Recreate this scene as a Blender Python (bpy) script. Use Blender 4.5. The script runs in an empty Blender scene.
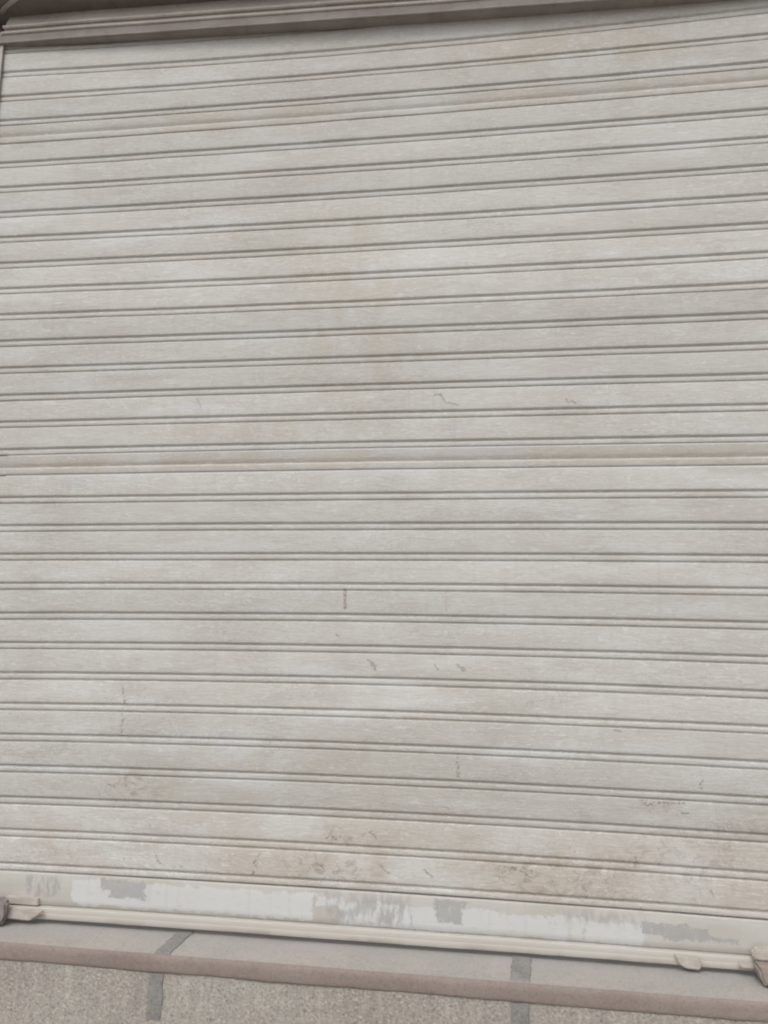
import bpy, bmesh, math, random
from mathutils import Matrix, Vector, noise
random.seed(7)
S = bpy.context.scene
COL = S.collection
R = math.radians
H = 1.45                       # camera height; every z below is written relative to the eye, then lifted by H

# ------------------------------------------------------------------ node helper
class NT:
    def __init__(s, name):
        s.m = bpy.data.materials.new(name); s.m.use_nodes = True
        s.t = s.m.node_tree; s.n = s.t.nodes; s.l = s.t.links
        s.bsdf = s.n['Principled BSDF']; s.out = s.n['Material Output']
    def put(s, sock, v):
        if hasattr(v, 'is_output') or isinstance(v, bpy.types.NodeSocket): s.l.new(v, sock)
        elif isinstance(v, (tuple, list)) and len(v) == 3 and sock.type == 'RGBA': sock.default_value = (*v, 1)
        else: sock.default_value = v
    def math(s, op, a, b=None, c=None, clamp=False):
        n = s.n.new('ShaderNodeMath'); n.operation = op; n.use_clamp = clamp
        for i, v in enumerate((a, b, c)):
            if v is not None: s.put(n.inputs[i], v)
        return n.outputs[0]
    def vmath(s, op, a, b):
        n = s.n.new('ShaderNodeVectorMath'); n.operation = op
        s.put(n.inputs[0], a); s.put(n.inputs[1], b); return n.outputs[0]
    def coord(s, off=(0, 0, 0)):
        c = s.n.new('ShaderNodeTexCoord').outputs['Object']
        return s.vmath('ADD', c, off)
    def sep(s, v):
        n = s.n.new('ShaderNodeSeparateXYZ'); s.put(n.inputs[0], v); return n.outputs
    def noise(s, vec, scale, mul=(1, 1, 1), detail=4, rough=.55, dist=0, out='Fac'):
        v = s.vmath('MULTIPLY', vec, mul)
        n = s.n.new('ShaderNodeTexNoise'); s.put(n.inputs['Vector'], v)
        n.inputs['Scale'].default_value = scale; n.inputs['Detail'].default_value = detail
        n.inputs['Roughness'].default_value = rough; n.inputs['Distortion'].default_value = dist
        return n.outputs[out]
    def ramp(s, v, a, b, lo=0., hi=1., smooth=True):
        n = s.n.new('ShaderNodeMapRange'); n.clamp = True
        if smooth: n.interpolation_type = 'SMOOTHSTEP'
        s.put(n.inputs[0], v)
        for i, x in enumerate((a, b, lo, hi)): n.inputs[i + 1].default_value = x
        return n.outputs[0]
    def mix(s, f, a, b, mode='MIX'):
        n = s.n.new('ShaderNodeMix'); n.data_type = 'RGBA'; n.blend_type = mode
        s.put(n.inputs[0], f); s.put(n.inputs[6], a); s.put(n.inputs[7], b); return n.outputs[2]
    def bump(s, h, strength, dist):
        n = s.n.new('ShaderNodeBump'); n.inputs['Strength'].default_value = strength
        n.inputs['Distance'].default_value = dist; s.put(n.inputs['Height'], h); return n.outputs[0]
    def attr(s, name):
        n = s.n.new('ShaderNodeAttribute'); n.attribute_name = name; return n.outputs
    def done(s, col, rough=.7, bump=None, spec=.3, metal=0.):
        s.put(s.bsdf.inputs['Base Color'], col); s.put(s.bsdf.inputs['Roughness'], rough)
        s.bsdf.inputs['Specular IOR Level'].default_value = spec
        s.bsdf.inputs['Metallic'].default_value = metal
        if bump is not None: s.put(s.bsdf.inputs['Normal'], bump)
        return s.m
    def seg(s, X, Z, x0, z0, x1, z1, w):
        """1 on a short scratch from (x0,z0) to (x1,z1)"""
        dx, dz = x1 - x0, z1 - z0; L2 = dx * dx + dz * dz
        px = s.math('SUBTRACT', X, x0); pz = s.math('SUBTRACT', Z, z0)
        t = s.math('DIVIDE', s.math('ADD', s.math('MULTIPLY', px, dx), s.math('MULTIPLY', pz, dz)), L2, clamp=True)
        qx = s.math('MULTIPLY_ADD', t, -dx, px); qz = s.math('MULTIPLY_ADD', t, -dz, pz)
        d = s.math('SQRT', s.math('ADD', s.math('MULTIPLY', qx, qx), s.math('MULTIPLY', qz, qz)))
        return s.ramp(d, w * .3, w, 1, 0)
    def ell(s, X, Z, cx, cz, rx, rz, inner=.25):
        a = s.math('MULTIPLY', s.math('SUBTRACT', X, cx), 1 / rx)
        b = s.math('MULTIPLY', s.math('SUBTRACT', Z, cz), 1 / rz)
        d = s.math('SQRT', s.math('ADD', s.math('MULTIPLY', a, a), s.math('MULTIPLY', b, b)))
        return s.ramp(d, inner, 1.0, 1, 0)
    def box(s, X, Z, x0, x1, z0, z1, soft):
        a = s.math('SUBTRACT', s.math('ABSOLUTE', s.math('SUBTRACT', X, (x0 + x1) / 2)), (x1 - x0) / 2)
        b = s.math('SUBTRACT', s.math('ABSOLUTE', s.math('SUBTRACT', Z, (z0 + z1) / 2)), (z1 - z0) / 2)
        return s.ramp(s.math('MAXIMUM', a, b), -soft, soft, 1, 0)
    def add(s, *m):
        r = m[0]
        for k in m[1:]: r = s.math('MAXIMUM', r, k)
        return r

BASE = Vector((-0.2, 0.0, H - 0.724))       # base of the shutter
OFF = (BASE.x, 0, BASE.z - H)                # object space -> eye-relative coordinates

# ------------------------------------------------------------------ materials
MARKS = [(-0.143,.602,-.117,.58),(-.117,.58,-.089,.574),(.181,.58,.208,.569),(-.387,-.017,-.381,-.017),(-.307,-.074,-.287,-.095),
 (-.139,-.083,-.137,-.097),(-.088,-.077,-.071,-.095),(-.292,-.477,-.278,-.49),(-1.065,.438,-1.053,.43),
 (-.787,.602,-.772,.582),(-.958,-.399,-.945,-.404),(.282,-.224,.293,-.229),(.426,-.398,.439,-.402),
 (-.165,-.556,-.146,-.573),(-.829,-.562,-.813,-.575),(.317,-.503,.317,-.52),(.481,-.559,.482,-.578),(-.267,-.548,-.252,-.568),
 (-.422,-.557,-.402,-.574)]
FAINT = [(-.086,-.29,-.085,-.35),(-.941,-.15,-.935,-.274),(.467,-.304,.465,-.344),(.335,-.383,.427,-.38),(-.411,-.492,-.338,-.493),(.012,-.542,.092,-.546),(-.563,-.539,-.581,-.595)]
RED = [(-.369,.098,-.368,.053)]
RED2 = [(-.116,.095,-.115,.051)]

def paint_material(kind):
    s = NT('shutter_paint_' + kind)
    P = s.coord(OFF); X, Y, Z = s.sep(P)
    tone = s.attr('tone')['Fac']
    warp = s.noise(P, 9, detail=3, out='Color')
    grey = (.540, .530, .500); beige = (.488, .462, .420); white = (.588, .593, .588)
    # broad weathering
    big = s.noise(P, 1.6, (1, 1, .75), detail=4, rough=.6)
    c = s.mix(s.ramp(big, .43, .63, 0, .65), grey, beige)
    # pale, cooler wear running along each slat
    along = s.noise(s.vmath('ADD', P, (3.1, 0, 1.7)), 1.0, (2.6, 1, 13), detail=5, rough=.62)
    c = s.mix(s.math('MULTIPLY', s.ramp(along, .46, .66), .85), c, white)
    dull = s.noise(s.vmath('ADD', P, (7.3, 0, 4.2)), 1.0, (3.5, 1, 18), detail=5, rough=.6)
    c = s.mix(s.ramp(dull, .50, .68, 0, .62), c, (.448, .430, .392))
    # named dust stains
    st = [s.ell(X, Z, -.40, .87, .22, .55), s.ell(X, Z, -.30, .68, .26, .10), s.ell(X, Z, -.60, .52, .60, .06),
          s.ell(X, Z, .15, -.54, .26, .10), s.ell(X, Z, -.39, -.55, .34, .09), s.ell(X, Z, -.86, -.39, .15, .08), s.ell(X, Z, .20, 1.56, .75, .12),
          s.ell(X, Z, -.45, -.33, .2, .12)]
    wgt = [.75, .75, .7, 1., .8, .7, .75, .5]
    stn = s.add(*[s.math('MULTIPLY', a, w) for a, w in zip(st, wgt)])
    stn = s.math('MULTIPLY', stn, s.ramp(s.noise(P, 8, (1.5, 1, 1.0), detail=6, rough=.7), .36, .60))
    c = s.mix(s.math('MULTIPLY', stn, .74), c, (.455, .408, .345))
    # grime near the sill
    low = s.math('MULTIPLY', s.ramp(Z, -.30, -.56, 0, 1), s.ramp(s.noise(P, 5.5, (1, 1, 1.5), detail=5, rough=.65), .36, .66))
    if kind != 'white':
        c = s.mix(s.math('MULTIPLY', low, .62), c, (.452, .402, .350))
    if kind == 'beige':
        c = s.mix(s.ramp(s.noise(P, 3, (1.6, 1, 2), detail=5), .40, .62, 0, .6), c, (.485, .440, .380))
    # thin chalky grain, as on flaking enamel
    gr = s.noise(s.vmath('ADD', P, s.vmath('MULTIPLY', warp, (.05, 0, .012))), 1.0, (30, 8, 190), detail=4, rough=.65)
    c = s.mix(s.ramp(gr, .53, .69, 0, .30), c, (.66, .655, .62))
    c = s.mix(s.ramp(gr, .45, .30, 0, .25), c, (.335, .308, .268))
    # lifted enamel: woody swirls
    sw = s.noise(P, 1.0, (24, 4, 92), detail=4, rough=.62, dist=2.2)
    swm = s.ramp(s.noise(s.vmath('ADD', P, (2, 0, 8)), 3.2, (1, 1, 1.6), detail=3), .36, .62, .25, 1)
    swl = s.ramp(s.math('ABSOLUTE', s.math('SUBTRACT', sw, .5)), .0, .05, 1, 0)
    c = s.mix(s.math('MULTIPLY', s.math('MULTIPLY', swl, swm), .36), c, (.33, .302, .268))
    c = s.mix(s.math('MULTIPLY', s.ramp(sw, .55, .66), .42), c, (.66, .66, .645))
    fine = s.noise(P, 1.0, (190, 30, 330), detail=2)
    c = s.mix(s.ramp(fine, .56, .72, 0, .16), c, (.34, .31, .28))
    # faint rain streaks
    vs = s.noise(P, 1.0, (58, 1, 3.0), detail=4, rough=.6)
    c = s.mix(s.ramp(vs, .54, .72, 0, .12), c, (.37, .335, .285))
    vs2 = s.noise(s.vmath('ADD', P, (5, 0, 9)), 1.0, (24, 1, 1.2), detail=3, rough=.6)
    c = s.mix(s.ramp(vs2, .56, .70, 0, .10), c, (.60, .60, .58))
    # specks and reddish-brown scuffs, thick just above the bottom rail and from the middle to the right
    spk = s.add(s.ramp(s.noise(P, 85, (1, .2, 1), detail=2), .68, .76), s.math('MULTIPLY', s.ramp(s.noise(s.vmath('ADD', P, (3, 1, 3)), 150, (1, .2, .8), detail=1), .66, .74), .8))
    spm = s.ramp(s.noise(s.vmath('ADD', P, (9, 0, 2)), 4.5, detail=3), .46, .64)
    spd = s.ramp(Z, .2, -.6, .25, 1)
    c = s.mix(s.math('MULTIPLY', s.math('MULTIPLY', spk, spm), s.math('MULTIPLY', spd, .8)), c, (.21, .165, .14))
    sc = s.noise(s.vmath('ADD', P, s.vmath('MULTIPLY', warp, (.06, 0, .03))), 1.0, (38, 1, 52), detail=6, rough=.72, dist=.8)
    zone = s.add(s.ell(X, Z, .05, -.555, .12, .06, .1), s.ell(X, Z, .21, -.57, .05, .07, .1), s.math('MULTIPLY', s.ell(X, Z, .14, -.560, .28, .075, .1), .8), s.math('MULTIPLY', s.ell(X, Z, -.38, -.565, .20, .055, .1), .95), s.math('MULTIPLY', s.ell(X, Z, .42, -.50, .30, .13, .1), .55),
                 s.math('MULTIPLY', s.ell(X, Z, -.90, -.40, .10, .06, .1), .7), s.math('MULTIPLY', s.ell(X, Z, -.35, -.49, .14, .04, .1), .7), s.math('MULTIPLY', s.ell(X, Z, .38, -.385, .12, .03, .1), .6))
    c = s.mix(s.math('MULTIPLY', s.math('MULTIPLY', s.ramp(sc, .50, .59), zone), .72), c, (.272, .215, .185))
    c = s.mix(s.math('MULTIPLY', zone, .22), c, (.44, .385, .34))
    if kind == 'grey':
        # hairline curls of lifting paint and a few scratches
        Q = s.sep(s.vmath('ADD', P, s.vmath('MULTIPLY', s.vmath('SUBTRACT', warp, (.5, .5, .5)), (.03, 0, .03))))
        Q = s.vmath('ADD', P, s.vmath('MULTIPLY', s.vmath('SUBTRACT', s.noise(P, 42, detail=3, out='Color'), (.5, .5, .5)), (.040, 0, .030)))
        Q = s.sep(Q)
        mk = s.add(*[s.seg(Q[0], Q[2], *m, .0036) for m in MARKS])
        c = s.mix(s.math('MULTIPLY', mk, .5), c, (.17, .155, .14))
        fk = s.add(*[s.seg(Q[0], Q[2], *m, .0045) for m in FAINT])
        dots = s.ramp(s.noise(P, 160, (1, .1, 1), detail=1), .44, .60)
        c = s.mix(s.math('MULTIPLY', s.math('MULTIPLY', fk, dots), .75), c, (.21, .18, .16))
        rd = s.add(*[s.seg(X, Z, *m, .0060) for m in RED]); rd2 = s.add(*[s.seg(X, Z, *m, .0035) for m in RED2])
        c = s.mix(s.math('MULTIPLY', s.math('MULTIPLY', s.math('MULTIPLY', rd, 1), s.ramp(dots, 0, 1, .45, 1)), .75), c, (.25, .155, .135))
        c = s.mix(s.math('MULTIPLY', s.math('MULTIPLY', rd2, dots), .45), c, (.30, .15, .12))
        # crackle where the paint has started to lift, low on the curtain
        ck = s.noise(P, 1.0, (26, 1, 40), detail=5, rough=.7, dist=1.6)
        ckl = s.ramp(s.math('ABSOLUTE', s.math('SUBTRACT', ck, .5)), .0, .022, 1, 0)
        ckm = s.math('MULTIPLY', s.ramp(s.noise(s.vmath('ADD', P, (1, 0, 6)), 3.6, (1, 1, 2.2), detail=3), .52, .64), s.ramp(Z, .3, -.5, .30, .85))
        c = s.mix(s.math('MULTIPLY', s.math('MULTIPLY', ckl, ckm), .75), c, (.24, .205, .18))
    # slat-to-slat tone
    c = s.mix(1.0, c, s.vmath('ADD', s.vmath('MULTIPLY', (1, 1, 1), s.math('MULTIPLY_ADD', tone, .14, .93)), (0, 0, 0)), 'MULTIPLY')
    h = s.math('ADD', s.math('MULTIPLY', gr, .6), s.math('MULTIPLY', s.noise(P, 14, (1, 1, 2.5), detail=3), .6))
    return s.done(c, s.ramp(along, .3, .7, .62, .80), s.bump(h, .45, .004), .3)

def bottom_material():
    """white repaint on the bottom rail, flaked through to bare grey metal in known places"""
    s = NT('bottom_rail_paint')
    P = s.coord(OFF); X, Y, Z = s.sep(P)
    w1 = s.vmath('MULTIPLY', s.vmath('SUBTRACT', s.noise(P, 26, detail=4, out='Color', rough=.65), (.5, .5, .5)), (.034, 0, .026))
    Q = s.sep(s.vmath('ADD', P, w1))
    old = s.mix(s.ramp(s.noise(P, 4, (1, 1, 2), detail=5), .4, .62), (.520, .508, .475), (.478, .455, .415))
    wm = s.add(s.box(Q[0], Q[2], -1.04, -.43, -.684, -.624, .014), s.box(Q[0], Q[2], -.36, .20, -.690, -.636, .014), s.box(Q[0], Q[2], .20, .33, -.690, -.645, .014),
               s.box(Q[0], Q[2], -.42, -.36, -.65, -.63, .02))
    wm = s.ramp(s.math('MULTIPLY_ADD', s.math('SUBTRACT', s.noise(P, 1.0, (34, 1, 46), detail=6, rough=.7), .5), 2.2, wm), .40, .66)
    c = s.mix(wm, old, s.mix(s.noise(P, 8, detail=3), (.560, .565, .558), (.600, .606, .604)))
    ptc = [s.box(Q[0], Q[2], -.940, -.848, -.662, -.622, .013), s.box(Q[0], Q[2], -.965, -.90, -.645, -.620, .013),
           s.box(Q[0], Q[2], -.134, -.076, -.669, -.622, .013), s.box(Q[0], Q[2], -.141, -.060, -.634, -.620, .013),
           s.box(Q[0], Q[2], .325, .425, -.662, -.636, .013), s.box(Q[0], Q[2], .37, .47, -.672, -.646, .013), s.box(Q[0], Q[2], .45, .53, -.669, -.662, .013)]
    rag = s.math('SUBTRACT', s.noise(P, 1.0, (85, 1, 105), detail=5, rough=.7), .5)
    pm = s.ramp(s.math('MULTIPLY_ADD', rag, 1.9, s.add(*ptc)), .42, .62)
    pm = s.math('MULTIPLY', pm, s.ramp(s.noise(P, 1.0, (120, 1, 60), detail=3), .30, .44, .45, 1))
    stre = s.add(s.box(Q[0], Q[2], -1.166, -1.07, -.670, -.622, .006), s.math('MULTIPLY', s.box(Q[0], Q[2], -.40, -.20, -.682, -.620, .02), .9),
                 s.math('MULTIPLY', s.box(Q[0], Q[2], .14, .33, -.650, -.622, .014), .7), s.math('MULTIPLY', s.box(Q[0], Q[2], -.30, -.19, -.682, -.655, .008), 1.))
    stre = s.math('MULTIPLY', stre, s.ramp(s.noise(P, 1.0, (75, 1, 26), detail=4, rough=.65, dist=.4), .42, .58))
    pm = s.add(pm, stre)
    # random little chips
    chip = s.math('MULTIPLY', s.ramp(s.noise(P, 1.0, (60, 1, 80), detail=3), .66, .72), s.ramp(s.noise(P, 6, detail=2), .48, .6))
    pm = s.add(pm, s.math('MULTIPLY', chip, .8))
    c = s.mix(s.math('MULTIPLY', pm, .80), c, s.mix(s.noise(P, 40, (1, 1, 1), detail=3), (.315, .313, .310), (.40, .395, .385)))
    # run-off from the slat above
    vs = s.noise(P, 1.0, (52, 1, 3), detail=4, rough=.6)
    c = s.mix(s.ramp(vs, .52, .72, 0, .25), c, (.42, .385, .34))
    gr = s.noise(P, 1.0, (40, 8, 150), detail=3, rough=.6)
    c = s.mix(s.ramp(gr, .45, .3, 0, .22), c, (.36, .33, .30))
    # the lip is dustier
    lip = s.math('MULTIPLY', s.ramp(Z, -.688, -.693), s.ramp(s.noise(P, 7, (1, 1, 1), detail=5, rough=.6), .25, .6, .35, .95))
    c = s.mix(lip, c, (.475, .452, .412))
    rst = s.math('MULTIPLY', s.ramp(Z, -.70, -.724), s.ramp(s.noise(s.vmath('ADD', P, (4, 0, 4)), 6, detail=4), .48, .62))
    c = s.mix(s.math('MULTIPLY', rst, .7), c, (.33, .255, .215))
    return s.done(c, .72, s.bump(s.math('ADD', s.math('MULTIPLY', pm, -.8), s.math('MULTIPLY', gr, .3)), .25, .003), .25)

def dusty_metal(name, a, b, scale=9., rough=.7, bumpy=.15):
    s = NT(name); P = s.coord()
    n1 = s.noise(P, scale, (1, 1, 2), detail=5, rough=.6); n2 = s.noise(P, 1.0, (50, 20, 60), detail=3)
    c = s.mix(s.ramp(n1, .35, .65), a, b)
    c = s.mix(s.ramp(n2, .52, .7, 0, .25), c, tuple(x * .6 for x in a))
    return s.done(c, rough, s.bump(n2, bumpy, .003), .25)

def concrete(name, a, b, fleck, scale=4., grit=150., gritamt=.45, bump=.5, bd=.004, streak=0.):
    s = NT(name); P = s.coord()
    n1 = s.noise(P, scale, detail=6, rough=.65); n2 = s.noise(P, grit, detail=3, rough=.6); n3 = s.noise(P, 34, detail=5, rough=.7)
    c = s.mix(s.ramp(n1, .34, .66), a, b)
    c = s.mix(s.ramp(n2, .52, .70, 0, gritamt), c, fleck)
    c = s.mix(s.ramp(n2, .46, .32, 0, gritamt), c, tuple(x * .55 for x in a))
    c = s.mix(s.ramp(n3, .50, .68, 0, .30), c, tuple(x * .72 for x in b))
    if streak:
        v = s.noise(P, 1.0, (70, 70, 7), detail=4, rough=.65)
        c = s.mix(s.ramp(v, .50, .68, 0, streak), c, tuple(x * .62 for x in a))
        c = s.mix(s.ramp(v, .46, .32, 0, streak), c, fleck)
    if name == 'tread_cement':      # trodden dust at the edge; greyer behind, the shutter's soft shade painted in
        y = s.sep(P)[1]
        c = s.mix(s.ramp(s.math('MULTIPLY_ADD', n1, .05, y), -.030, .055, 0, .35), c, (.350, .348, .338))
    h = s.math('ADD', s.math('MULTIPLY', n2, .5), n3)
    return s.done(c, .9, s.bump(h, bump, bd), .2)

M = dict(
    grey=paint_material('grey'), beige=paint_material('beige'), rail=bottom_material(),
    flange=dusty_metal('dull_hood_paint', (.265, .238, .215), (.315, .285, .260)),
    lip=dusty_metal('worn_hood_paint', (.55, .51, .47), (.62, .58, .535)),
    housing=dusty_metal('brown_box_paint', (.20, .172, .162), (.245, .212, .2), 5),
    strap=dusty_metal('pale_strap_paint', (.36, .33, .31), (.46, .43, .41), 12),
    guide=dusty_metal('guide_paint', (.42, .39, .355), (.52, .49, .45), 6),
    latch=dusty_metal('dusty_pink_latch', (.425, .380, .340), (.515, .475, .43), 40),
    dark=dusty_metal('dark_iron', (.215, .195, .182), (.29, .262, .242), 30),
    lug=dusty_metal('brown_iron', (.27, .222, .20), (.34, .29, .265), 18),
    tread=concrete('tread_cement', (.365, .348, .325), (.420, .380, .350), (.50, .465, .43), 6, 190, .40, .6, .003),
    nosing=concrete('dusty_nosing', (.238, .194, .174), (.285, .238, .214), (.345, .298, .27), 4, 190, .30, .6, .003),
    riser=concrete('rough_riser', (.350, .312, .280), (.392, .372, .335), (.56, .535, .485), 2.2, 165, .70, .9, .005, .26),
    strip=concrete('grey_mortar', (.225, .220, .212), (.285, .275, .26), (.36, .345, .325), 14, 150, .5, .6, .003),
    wall=concrete('wall_plaster', (.34, .31, .28), (.42, .385, .35), (.48, .45, .41), 1.5, 120, .3, .5, .005),
    canopy=concrete('canopy_cement', (.16, .145, .135), (.21, .19, .175), (.26, .24, .22), 2, 90, .3, .4, .004),
    ground=concrete('street_dust', (.24, .22, .20), (.30, .28, .25), (.36, .34, .31), .6, 60, .4, .6, .01),
)

# ------------------------------------------------------------------ object helpers
def tag(o, label=None, cat=None, group=None, kind=None):
    for k, v in (('label', label), ('category', cat), ('group', group), ('kind', kind)):
        if v: o[k] = v
    return o
def empty(name, loc, label, cat):
    o = bpy.data.objects.new(name, None); COL.objects.link(o); o.location = loc; o.empty_display_size = .1
    return tag(o, label, cat)
def link(name, bm, mat, parent=None, smooth=None, rel=None):
    """bm in world coordinates -> one mesh object, stored relative to its parent"""
    off = Vector(rel) if rel is not None else (parent_base(parent) if parent else Vector((0, 0, 0)))
    bmesh.ops.translate(bm, verts=bm.verts, vec=-off)
    bmesh.ops.recalc_face_normals(bm, faces=bm.faces) if smooth != 'sheet' else None
    me = bpy.data.meshes.new(name); bm.to_mesh(me); bm.free(); me.materials.append(mat)
    o = bpy.data.objects.new(name, me); COL.objects.link(o)
    if parent: o.parent = parent
    elif rel is not None: o.location = off
    if smooth:
        for p in me.polygons: p.use_smooth = True
    return o
def parent_base(o):
    v = Vector((0, 0, 0))
    while o: v += o.location; o = o.parent
    return v
def box(bm, x0, x1, y0, y1, z0, z1, bev=0, seg=2):
    r = bmesh.ops.create_cube(bm, size=1)
    for v in r['verts']:
        v.co = Vector(((x0 + x1) / 2 + v.co.x * (x1 - x0), (y0 + y1) / 2 + v.co.y * (y1 - y0), (z0 + z1) / 2 + v.co.z * (z1 - z0)))
    if bev:
        es = list({e for v in r['verts'] for e in v.link_edges})
        bmesh.ops.bevel(bm, geom=es, offset=bev, segments=seg, affect='EDGES')
    return bm
def extrude_profile(bm, prof, xs, yoff, zoff, closed=False):
    """prof: list of (y,z); swept along xs, with y/z shifts given as functions of x"""
    rows = [[bm.verts.new((x, y + yoff(x), z + zoff(x))) for (y, z) in prof] for x in xs]
    n = len(prof)
    for a, b in zip(rows, rows[1:]):
        for i in range(n if closed else n - 1):
            bm.faces.new((a[i], a[(i + 1) % n], b[(i + 1) % n], b[i]))
    if closed:
        bm.faces.new(rows[0][::-1]); bm.faces.new(rows[-1])
    return bm
def rough_edge(bm, amp, sc, cut=None):
    for v in bm.verts:
        n = noise.noise_vector(v.co * sc)
        v.co += n * amp

# ------------------------------------------------------------------ the shutter curtain, measured lines (eye-relative)
LX = ((-1.337, -1.1413), (-.2941, -.2588), (.636, .5246))
LINES = [('n', 1.766, 1.758, 1.762), ('n', 1.688, 1.680, 1.684),   # hidden behind the hood
 ('n', 1.6095, 1.5998, 1.6037), ('n', 1.5301, 1.5296, 1.5293), ('n', 1.4522, 1.4534, 1.4493), ('j', 1.393, 1.3968, 1.3955),
 ('n', 1.3166, 1.3184, 1.3156), ('n', 1.2385, 1.2401, 1.2381), ('n', 1.16, 1.1623, 1.1609), ('n', 1.0823, 1.0822, 1.081),
 ('n', 1.0031, 1.0051, 1.0044), ('n', .926, .9252, .9264), ('n', .8477, .8473, .8468), ('n', .7693, .7701, .7685),
 ('n', .6908, .6929, .6905), ('n', .6115, .6167, .614), ('n', .5355, .5391, .5366), ('n', .457, .462, .4589), ('j', .4005, .4046, .4024),
 ('n', .3231, .327, .3248), ('n', .2461, .2503, .2479), ('n', .1687, .1726, .17), ('n', .0914, .097, .0931), ('n', .0126, .0194, .0148),
 ('n', -.0639, -.0575, -.063), ('n', -.1425, -.1346, -.1412), ('n', -.2202, -.2134, -.2195), ('n', -.2981, -.291, -.2979),
 ('n', -.3756, -.3696, -.3751), ('n', -.4533, -.4486, -.4547), ('n', -.5322, -.5292, -.5358), ('n', -.6143, -.6119, -.6171)]
def line_z(i, X):
    k = LINES[i]; f = i / (len(LINES) - 1)
    xs = [a + (b - a) * f for a, b in LX]; x = min(max(X, -1.36), .68)
    z = 0
    for a in range(3):
        w = 1
        for b in range(3):
            if a != b: w *= (x - xs[b]) / (xs[a] - xs[b])
        z += w * k[1 + a]
    return z
U = .078
def bow(X, Z):
    x = min(X, .8)
    return -(6.8326e-4 + 1.37027e-5 * (Z / U - 21.578 + 16)) * (x / U + 1.0) ** 2 * U
NORMAL = [(1.5, 7.0), (1.6, .7), (2.3, .1), (4, -.1), (20, -.4), (40, -.4), (54, -.2), (56.6, .1), (57.6, .9), (58.6, 3.2), (60.2, 5.0), (62.0, 6.2), (63.2, 6.0),
          (63.8, 3.6), (64.5, 2.0), (66, 1.5), (70, 1.5), (73.4, 1.7), (74.9, 2.3), (75.5, 4.4), (76.2, 7.2)]
JOINT = [(1.5, 7.0), (1.6, .7), (2.3, .1), (4, 0), (12, .1), (20, .5), (25, 1.5), (29, 3.4), (31.6, 4.6), (33, 4.8), (34, 4.3), (34.8, 3.0), (35.8, 2.0),
         (38, 1.6), (44, 1.6), (48.6, 1.7), (50.6, 2.3), (51.3, 4.4), (52.1, 7.2)]
X0, X1 = -1.452, .952
XS = [X0 + (X1 - X0) * i / 72 for i in range(73)]

def curtain(name, a, b, mat, parent, start=None):
    """the slats between line a and line b as one pressed sheet"""
    bm = bmesh.new(); tl = bm.verts.layers.float.new('tone')
    rows = []
    for i in range(a, b):
        kind = LINES[i + 1][0]; prof = NORMAL if kind == 'n' else JOINT
        span = 78. if kind == 'n' else 54.
        tone = random.random(); dents = random.uniform(0, 50)
        if i > a or start is None:
            pass
        for (d, y) in prof:
            r = []
            for X in XS:
                za, zb = line_z(i, X), line_z(i + 1, X)
                z = za + (zb - za) * d / span
                # real pressed tin is never dead straight
                n = noise.noise(Vector((X * 2.2, i * 3.7, 1.0))) * .0010 + noise.noise(Vector((X * 9, i * 5.1, 4.0))) * .0004
                g = noise.noise(Vector((X * 5.0, z * 9.0, 2.0))) * .0013
                v = bm.verts.new((X, y * .001 + bow(X, z) + g, z + n * .7 + H)); v[tl] = tone
                r.append(v)
            rows.append(r)
    for p, q in zip(rows, rows[1:]):
        for k in range(len(XS) - 1): bm.faces.new((p[k], q[k], q[k + 1], p[k + 1]))
    return link(name, bm, mat, parent, smooth='sheet')

sh = empty('roller_shutter', BASE, 'large closed roller shutter of dusty off-white horizontal slats above a cement step', 'roller shutter')
J1 = next(i for i, k in enumerate(LINES) if k[0] == 'j'); J2 = next(i for i, k in enumerate(LINES) if k[0] == 'j' and i > J1)
NL = len(LINES) - 1
tag(curtain('slat_panel', 0, J1 - 1, M['grey'], sh), 'short dusty top panel of slats under the hood')
tag(curtain('joining_slat', J1 - 1, J1, M['beige'], sh), 'upper narrow joining slat with a dished groove')
tag(curtain('slat_panel', J1, J2 - 1, M['grey'], sh), 'upper large panel of slats between the joining slats')
tag(curtain('joining_slat', J2 - 1, J2, M['beige'], sh), 'brown-stained narrow joining slat at mid height')
tag(curtain('slat_panel', J2, NL, M['grey'], sh), 'lower large panel of slats, stained brown near the bottom')
# bottom rail
bm = bmesh.new(); tl = bm.verts.layers.float.new('tone')
prof = [(1.0, 5), (1.25, 1.6), (2.0, .4), (4, 0), (30, -.8), (60, -.4), (73.5, 0), (74.6, 1.2), (75.6, 4.2), (77.2, 4.6), (77.8, 1.5), (78.2, -5), (78.8, -7.6), (81, -8.8), (88.4, -9.2),
        (90.0, -9.1), (91.2, -9.2), (92.4, -9.8), (94.4, -10.2), (102.6, -10.6), (104.4, -9.6), (105, -7.4), (105.3, -2), (105.3, 12)]
rows = []
for d, y in prof:
    r = []
    for X in XS:
        za = line_z(NL, X)
        z = za - d * .001 * (za + .7235) / .109
        sag = noise.noise(Vector((X * 2.5, 77, 1))) * .0012 + noise.noise(Vector((X * 14, 7, 1))) * .0006
        g = noise.noise(Vector((X * 6.0, z * 9.0, 2.0))) * .0016
        r.append(bm.verts.new((X, y * .001 + bow(X, z) + g, z + sag * (d / 109) + H)))
    rows.append(r)
for p, q in zip(rows, rows[1:]):
    for k in range(len(XS) - 1): bm.faces.new((p[k], q[k], q[k + 1], p[k + 1]))
tag(link('bottom_rail', bm, M['rail'], sh, smooth='sheet'), 'white repainted bottom rail flaked to grey metal')

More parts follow.
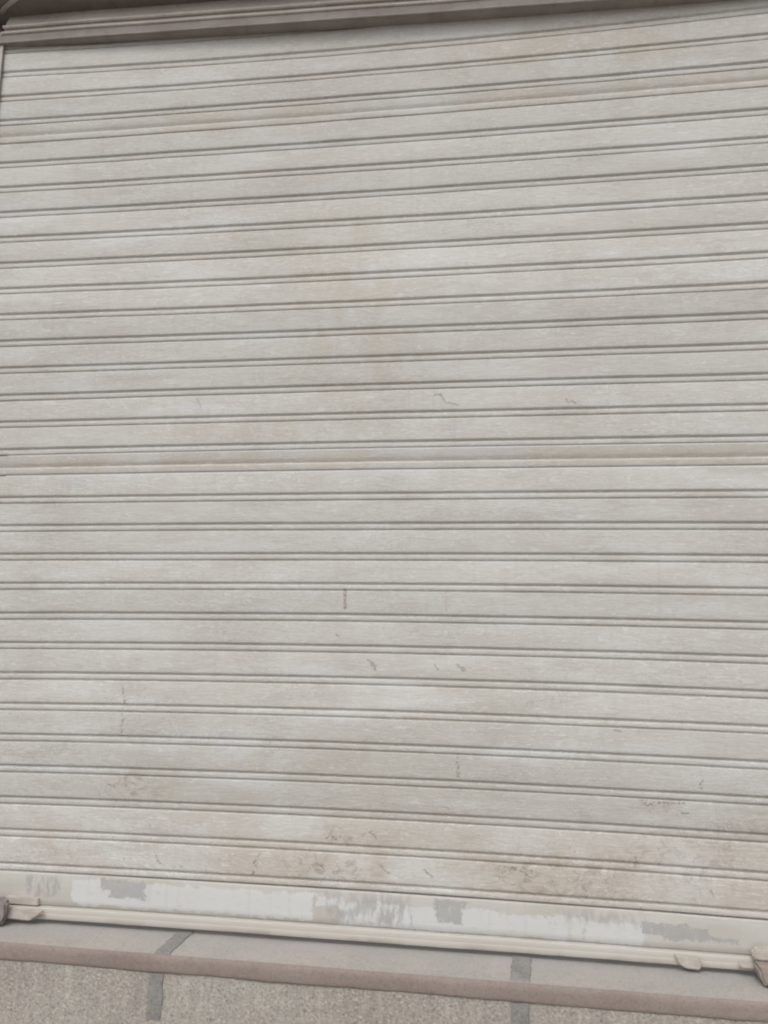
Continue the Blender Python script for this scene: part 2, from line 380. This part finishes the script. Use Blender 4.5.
# guides: a folded steel channel each side
def guide(x_in, sgn, label):
    bm = bmesh.new(); o = sgn
    y0 = -.032 if o < 0 else -.030
    # channel: front lip, back web, rear lip
    box(bm, min(x_in, x_in + o * .062), max(x_in, x_in + o * .062), y0, y0 + .004, -.722 + H, 1.752 + H, .0012, 1)
    xa, xb = x_in + o * .0585, x_in + o * .062
    box(bm, min(xa, xb), max(xa, xb), y0 + .0045, .030, -.722 + H, 1.752 + H)
    box(bm, min(x_in, x_in + o * .058), max(x_in, x_in + o * .058), .026, .030, -.722 + H, 1.752 + H)
    return tag(link('guide_rail', bm, M['guide'], sh), label)
guide(-1.440, -1, 'left steel guide channel beside the slats')
guide(.935, 1, 'right steel guide channel beside the slats')

# latch pieces on the bottom rail
def plate(bm, pts, y0, y1, bev=.0025):
    """thick plate from an outline in x,z"""
    f = [bm.verts.new((x, y1, z + H)) for x, z in pts]; b = [bm.verts.new((x, y0, z + H)) for x, z in pts]
    n = len(pts); fs = [bm.faces.new(f[::-1]), bm.faces.new(b)]
    for i in range(n): fs.append(bm.faces.new((f[i], f[(i + 1) % n], b[(i + 1) % n], b[i])))
    if bev:
        es = list({e for q in fs for e in q.edges}); bmesh.ops.bevel(bm, geom=es, offset=bev, segments=2, affect='EDGES')
def shift(bm): bmesh.ops.translate(bm, verts=bm.verts, vec=(0, -.005, .0025))
bm = bmesh.new()
plate(bm, [(-1.235, -.694), (-1.160, -.695), (-1.098, -.6975), (-1.100, -.702), (-1.130, -.7215), (-1.235, -.7185)], -.030, -.0185, .003); shift(bm)
box(bm, -1.21, -1.122, -.0155, -.0030, -.690 + H, -.6725 + H, .002)
lp = tag(link('latch_plate', bm, M['latch'], sh), 'dusty pinkish wedge latch at the left end')
bm = bmesh.new()
plate(bm, [(-1.262, -.664), (-1.192, -.667), (-1.180, -.676), (-1.185, -.707), (-1.191, -.731), (-1.262, -.731)], -.052, -.032, .005); shift(bm)
link('latch_staple', bm, M['dark'], sh)
bm = bmesh.new()
plate(bm, [(.388, -.6965), (.4405, -.7005), (.446, -.709), (.443, -.7255), (.413, -.7245), (.398, -.716)], -.017, -.0075, .003); shift(bm)
tag(link('latch_tab', bm, M['latch'], sh), 'small pale bent tab on the right of the rail')
bm = bmesh.new()
box(bm, .522, .572, -.020, -.008, -.716 + H, -.7035 + H, .004); shift(bm)
link('latch_bolt', bm, M['latch'], sh)
# lock lug: folded iron tab on the right that reaches down over the step
bm = bmesh.new()
plate(bm, [(.548, -.686), (.553, -.672), (.566, -.6645), (.64, -.664), (.66, -.672), (.66, -.690), (.56, -.691)], -.034, -.010, .004)
lug = link('lock_lug', bm, M['latch'], sh)
bm = bmesh.new()
plate(bm, [(.547, -.6915), (.652, -.6915), (.652, -.729), (.563, -.729), (.553, -.716)], -.075, -.024, .006)
tg = link('lug_face', bm, M['lug'], lug, rel=BASE)

# ------------------------------------------------------------------ hood over the shutter
TZ = lambda X: -.0285 * X + .0105 + H
hood = empty('shutter_hood', (-.2, -.05, 1.66 + H), 'grey-brown folded metal hood strip crossing just below the dark box', 'shutter hood')
HX = [-1.52 + 2.56 * i / 60 for i in range(61)]
wav = lambda X: noise.noise(Vector((X * 3, 5, 5))) * .002
def hoodpart(name, prof, mat, xs=HX, closed=True, label=None):
    bm = bmesh.new(); extrude_profile(bm, prof, xs, lambda X: wav(X) - .037, TZ, closed)
    o = link(name, bm, mat, hood, smooth=True); 
    for p in o.data.polygons: p.use_smooth = False
    return tag(o, label)
# hanging face with a rolled lower edge
hoodpart('face_strip', [(0.001, 1.6570), (-.002, 1.6572), (-.0035, 1.6590), (-.002, 1.6615), (-.0005, 1.6640), (-.0005, 1.6870), (.0025, 1.6870), (.0025, 1.6600)], M['flange'],
         label='dull grey face strip')
hoodpart('underside', [(.003, 1.6578), (.052, 1.6595), (.052, 1.6625), (.003, 1.6608)], M['flange'], label='shaded underside of the hood')
def bead(zc, r, y):
    return [(y + r * math.cos(t) * 1.1, zc + r * math.sin(t)) for t in [2 * math.pi * k / 12 for k in range(12)]]
hoodpart('lower_bead', bead(1.6905, .0042, -.002), M['lip'], [-1.445] + [x for x in HX if x > -1.445])
hoodpart('upper_bead', bead(1.7105, .0048, -.002), M['lip'], [-1.44] + [x for x in HX if x > -1.44])
hoodpart('back_strip', [(.004, 1.687), (.0035, 1.716), (.018, 1.760), (.034, 1.800), (.038, 1.800), (.022, 1.758), (.008, 1.716), (.0075, 1.687)], M['lip'],
         [-1.44] + [x for x in HX if x > -1.44], label='pale upper strip sloping back to the box')
# brown box the curtain rolls into
hs = empty('roller_box', (-.2, .05, 1.80 + H), 'dark brown roller box along the very top above the hood', 'roller box')
bm = bmesh.new()
BX = [-1.62 + 2.78 * i / 30 for i in range(31)]
extrude_profile(bm, [(-.108, 1.764), (-.113, 1.769), (-.113, 2.06), (.34, 2.06), (.34, 1.764)], BX, lambda X: noise.noise(Vector((X * 2, 1, 1))) * .003, TZ, True)
link('housing', bm, M['housing'], hs)

# curved pale strap under the left end of the box
def tube(bm, pts, rad, n=10, flat=1.0):
    rings = []
    for i, p in enumerate(pts):
        t = (pts[min(i + 1, len(pts) - 1)] - pts[max(i - 1, 0)]).normalized()
        a = t.cross(Vector((0, 0, 1))).normalized(); b = a.cross(t)
        rings.append([bm.verts.new(p + a * math.cos(2 * math.pi * k / n) * rad + b * math.sin(2 * math.pi * k / n) * rad * flat) for k in range(n)])
    for r, q in zip(rings, rings[1:]):
        for k in range(n): bm.faces.new((r[k], r[(k + 1) % n], q[(k + 1) % n], q[k]))
    bm.faces.new(rings[0][::-1]); bm.faces.new(rings[-1])
bm = bmesh.new()
ctrl = [(-1.452, -.040), (-1.425, -.058), (-1.398, -.073), (-1.370, -.088), (-1.343, -.099), (-1.318, -.108)]
tube(bm, [Vector((x, y, 1.774 - .0285 * x + .0015 * math.sin(i) - .005 + H)) for i, (x, y) in enumerate(ctrl)], .0075, 10, .5)
tag(link('strap', bm, M['strap'], hs, smooth=True), 'pale curved strap under the left end')

# ------------------------------------------------------------------ step below the shutter
ZT = -.7305                                   # tread height
YF = -.142                                    # its front edge
st = empty('plinth_step', (-.2, -.07, H - 1.45), 'grey cement step with a dusty brown rounded nosing under the roller shutter', 'step')
PX0, PX1 = -2.9, 2.5
NX = [PX0 + (PX1 - PX0) * i / 216 for i in range(217)]
def wob(x, k, a, s=6.): return noise.noise(Vector((x * s, k * 3.3, .5))) * a + noise.noise(Vector((x * s * 5, k * 7.1, .5))) * a * .4
bm = bmesh.new()
rows = []
for j in range(13):
    y = YF + .0082 + (.20 - YF - .0082) * j / 12
    rows.append([bm.verts.new((x, y, ZT + H + noise.noise(Vector((x * 5, y * 9, 3))) * .0016)) for x in NX])
for p, q in zip(rows, rows[1:]):
    for k in range(len(NX) - 1): bm.faces.new((p[k], p[k + 1], q[k + 1], q[k]))
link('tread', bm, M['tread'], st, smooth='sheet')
bm = bmesh.new()
NP = [(.0085, .0008), (.0065, .0004), (.0040, -.0010), (.0020, -.0034), (.0006, -.008), (.0, -.014), (.0, -.026), (.0004, -.031), (.0016, -.0345), (.005, -.036), (.012, -.036)]
rows = []
for i, (y, z) in enumerate(NP):
    rows.append([bm.verts.new((x, YF + y + wob(x, 1, .0022) * (0 if i < 1 else 1) + wob(x, i, .0006, 20), ZT + H + z + wob(x, 2, .0018) * (i > 5))) for x in NX])
for p, q in zip(rows, rows[1:]):
    for k in range(len(NX) - 1): bm.faces.new((p[k], q[k], q[k + 1], p[k + 1]))
link('nosing', bm, M['nosing'], st, smooth='sheet')
bm = bmesh.new()
RX = [PX0 + (PX1 - PX0) * i / 360 for i in range(361)]
rows = []
for j in range(49):
    z = ZT - .034 - (1.45 + ZT - .034) * (j / 48) ** 1.3
    rows.append([bm.verts.new((x, YF + .0042 + noise.noise(Vector((x * 7, z * 7, 8))) * .0010 + noise.noise(Vector((x * 31, z * 24, 8))) * .0010, z + H)) for x in RX])
for p, q in zip(rows, rows[1:]):
    for k in range(len(RX) - 1): bm.faces.new((p[k], q[k], q[k + 1], p[k + 1]))
link('riser', bm, M['riser'], st, smooth='sheet')
def strip(xt0, xt1, xf, ybk, zb, w, label):
    """a smeared mortar joint: across the tread and down the riser"""
    bm = bmesh.new(); r = []
    for k in range(33):
        t = k / 32; y = ybk + (YF + .012 - ybk) * t; c = xt0 + (xt1 - xt0) * t
        r.append([bm.verts.new((c + sg * (w / 2 + wob(y * 6 + sg * 3, 5, .0035) + wob(y * 40 + sg * 3, 6, .0022)), y, ZT + H + .0030 - (.002 if k in (0, 32) else 0) )) for sg in (-1, -.9, 0, .9, 1)])
    for row in r: row[0].co.z -= .0028; row[4].co.z -= .0028
    for p, q in zip(r, r[1:]):
        for k in range(4): bm.faces.new((p[k], q[k], q[k + 1], p[k + 1]))
    tag(link('mortar_strip', bm, M['strip'], st), label + ' across the tread')
    bm = bmesh.new(); r = []
    for k in range(49):
        t = k / 48; z = ZT - .037 + (zb - ZT + .037) * t
        r.append([bm.verts.new((xf + sg * (w / 2 + wob(z * 6 + sg * 3, 9, .0035) + wob(z * 40 + sg * 3, 8, .0022)), YF + (.0020 if abs(sg) < 1 else .0075), z + H)) for sg in (-1, -.9, 0, .9, 1)])
    for p, q in zip(r, r[1:]):
        for k in range(4): bm.faces.new((p[k], q[k], q[k + 1], p[k + 1]))
    tag(link('mortar_strip', bm, M['strip'], st), label + ' down the riser')
strip(-.742, -.745, -.752, .005, -.862, .038, 'left grey mortar strip')
strip(.060, .052, .051, .005, -1.1, .042, 'right grey mortar strip')

# ------------------------------------------------------------------ the shop front round the opening, and the street
wl = empty('shop_wall', (-.2, .2, 0), 'plain plastered shop wall around the shutter opening', 'wall')
bm = bmesh.new()
box(bm, -2.9, -1.497, -.028, .25, ZT - .001 + H, 2.099 + H, .002, 1); link('side_pier', bm, M['wall'], wl)
bm = bmesh.new()
box(bm, .998, 2.5, -.028, .25, ZT - .001 + H, 2.099 + H, .002, 1); link('side_pier', bm, M['wall'], wl)
bm = bmesh.new()
box(bm, -2.9, 2.5, -.026, .36, 2.10 + H, 2.9 + H, .004, 1); link('upper_wall', bm, M['wall'], wl)

bm = bmesh.new()
bmesh.ops.create_grid(bm, x_segments=40, y_segments=40, size=400)
g = link('ground', bm, M['ground'], None, smooth='sheet'); tag(g, kind='structure')

# ------------------------------------------------------------------ light, sky, camera
w = bpy.data.worlds.new('World'); S.world = w; w.use_nodes = True
nt = w.node_tree; bg = nt.nodes['Background']
sky = nt.nodes.new('ShaderNodeTexSky'); sky.sky_type = 'NISHITA'; sky.sun_disc = False
EL, AZ = 52., 196.                             # compass: 180 = straight in front of the shutter (towards -y)
sky.sun_elevation = R(EL); sky.sun_rotation = R(AZ)
sky.air_density = 1.0; sky.dust_density = 4.0; sky.ozone_density = 1.0
hsv = nt.nodes.new('ShaderNodeHueSaturation'); hsv.inputs['Saturation'].default_value = .18   # a clouded-over sky
nt.links.new(sky.outputs[0], hsv.inputs['Color']); nt.links.new(hsv.outputs[0], bg.inputs['Color'])
bg.inputs['Strength'].default_value = .15
sl = bpy.data.lights.new('sun', 'SUN'); sl.energy = .7; sl.angle = R(28); sl.color = (1, .95, .88)
so = bpy.data.objects.new('sun', sl); COL.objects.link(so)
d = Vector((math.sin(R(AZ)) * math.cos(R(EL)), math.cos(R(AZ)) * math.cos(R(EL)), math.sin(R(EL))))
so.rotation_euler = d.to_track_quat('Z', 'Y').to_euler(); so.location = d * 20

cam = bpy.data.cameras.new('camera'); co = bpy.data.objects.new('camera', cam); COL.objects.link(co); S.camera = co
r_ = Vector((0.99012222, 0.13931341, 0.01580398)); u_ = Vector((0.00564889, -0.15226484, 0.98832359)); f_ = Vector((-0.14009312, 0.97847187, 0.15154777))
co.matrix_world = Matrix(((r_.x, u_.x, -f_.x, 0), (r_.y, u_.y, -f_.y, -1.90891), (r_.z, u_.z, -f_.z, H), (0, 0, 0, 1)))
cam.sensor_fit = 'VERTICAL'; cam.sensor_height = 24; cam.lens = 769 / 1024 * 24
cam.clip_start = .02; cam.clip_end = 1500

S.render.engine = 'CYCLES'
S.render.resolution_x, S.render.resolution_y = 768, 1024
S.cycles.pixel_filter_type = 'BLACKMAN_HARRIS'; S.cycles.filter_width = 2.1
S.view_settings.view_transform = 'Standard'; S.view_settings.look = 'None'; S.view_settings.gamma = 1
S.view_settings.exposure = 0.06
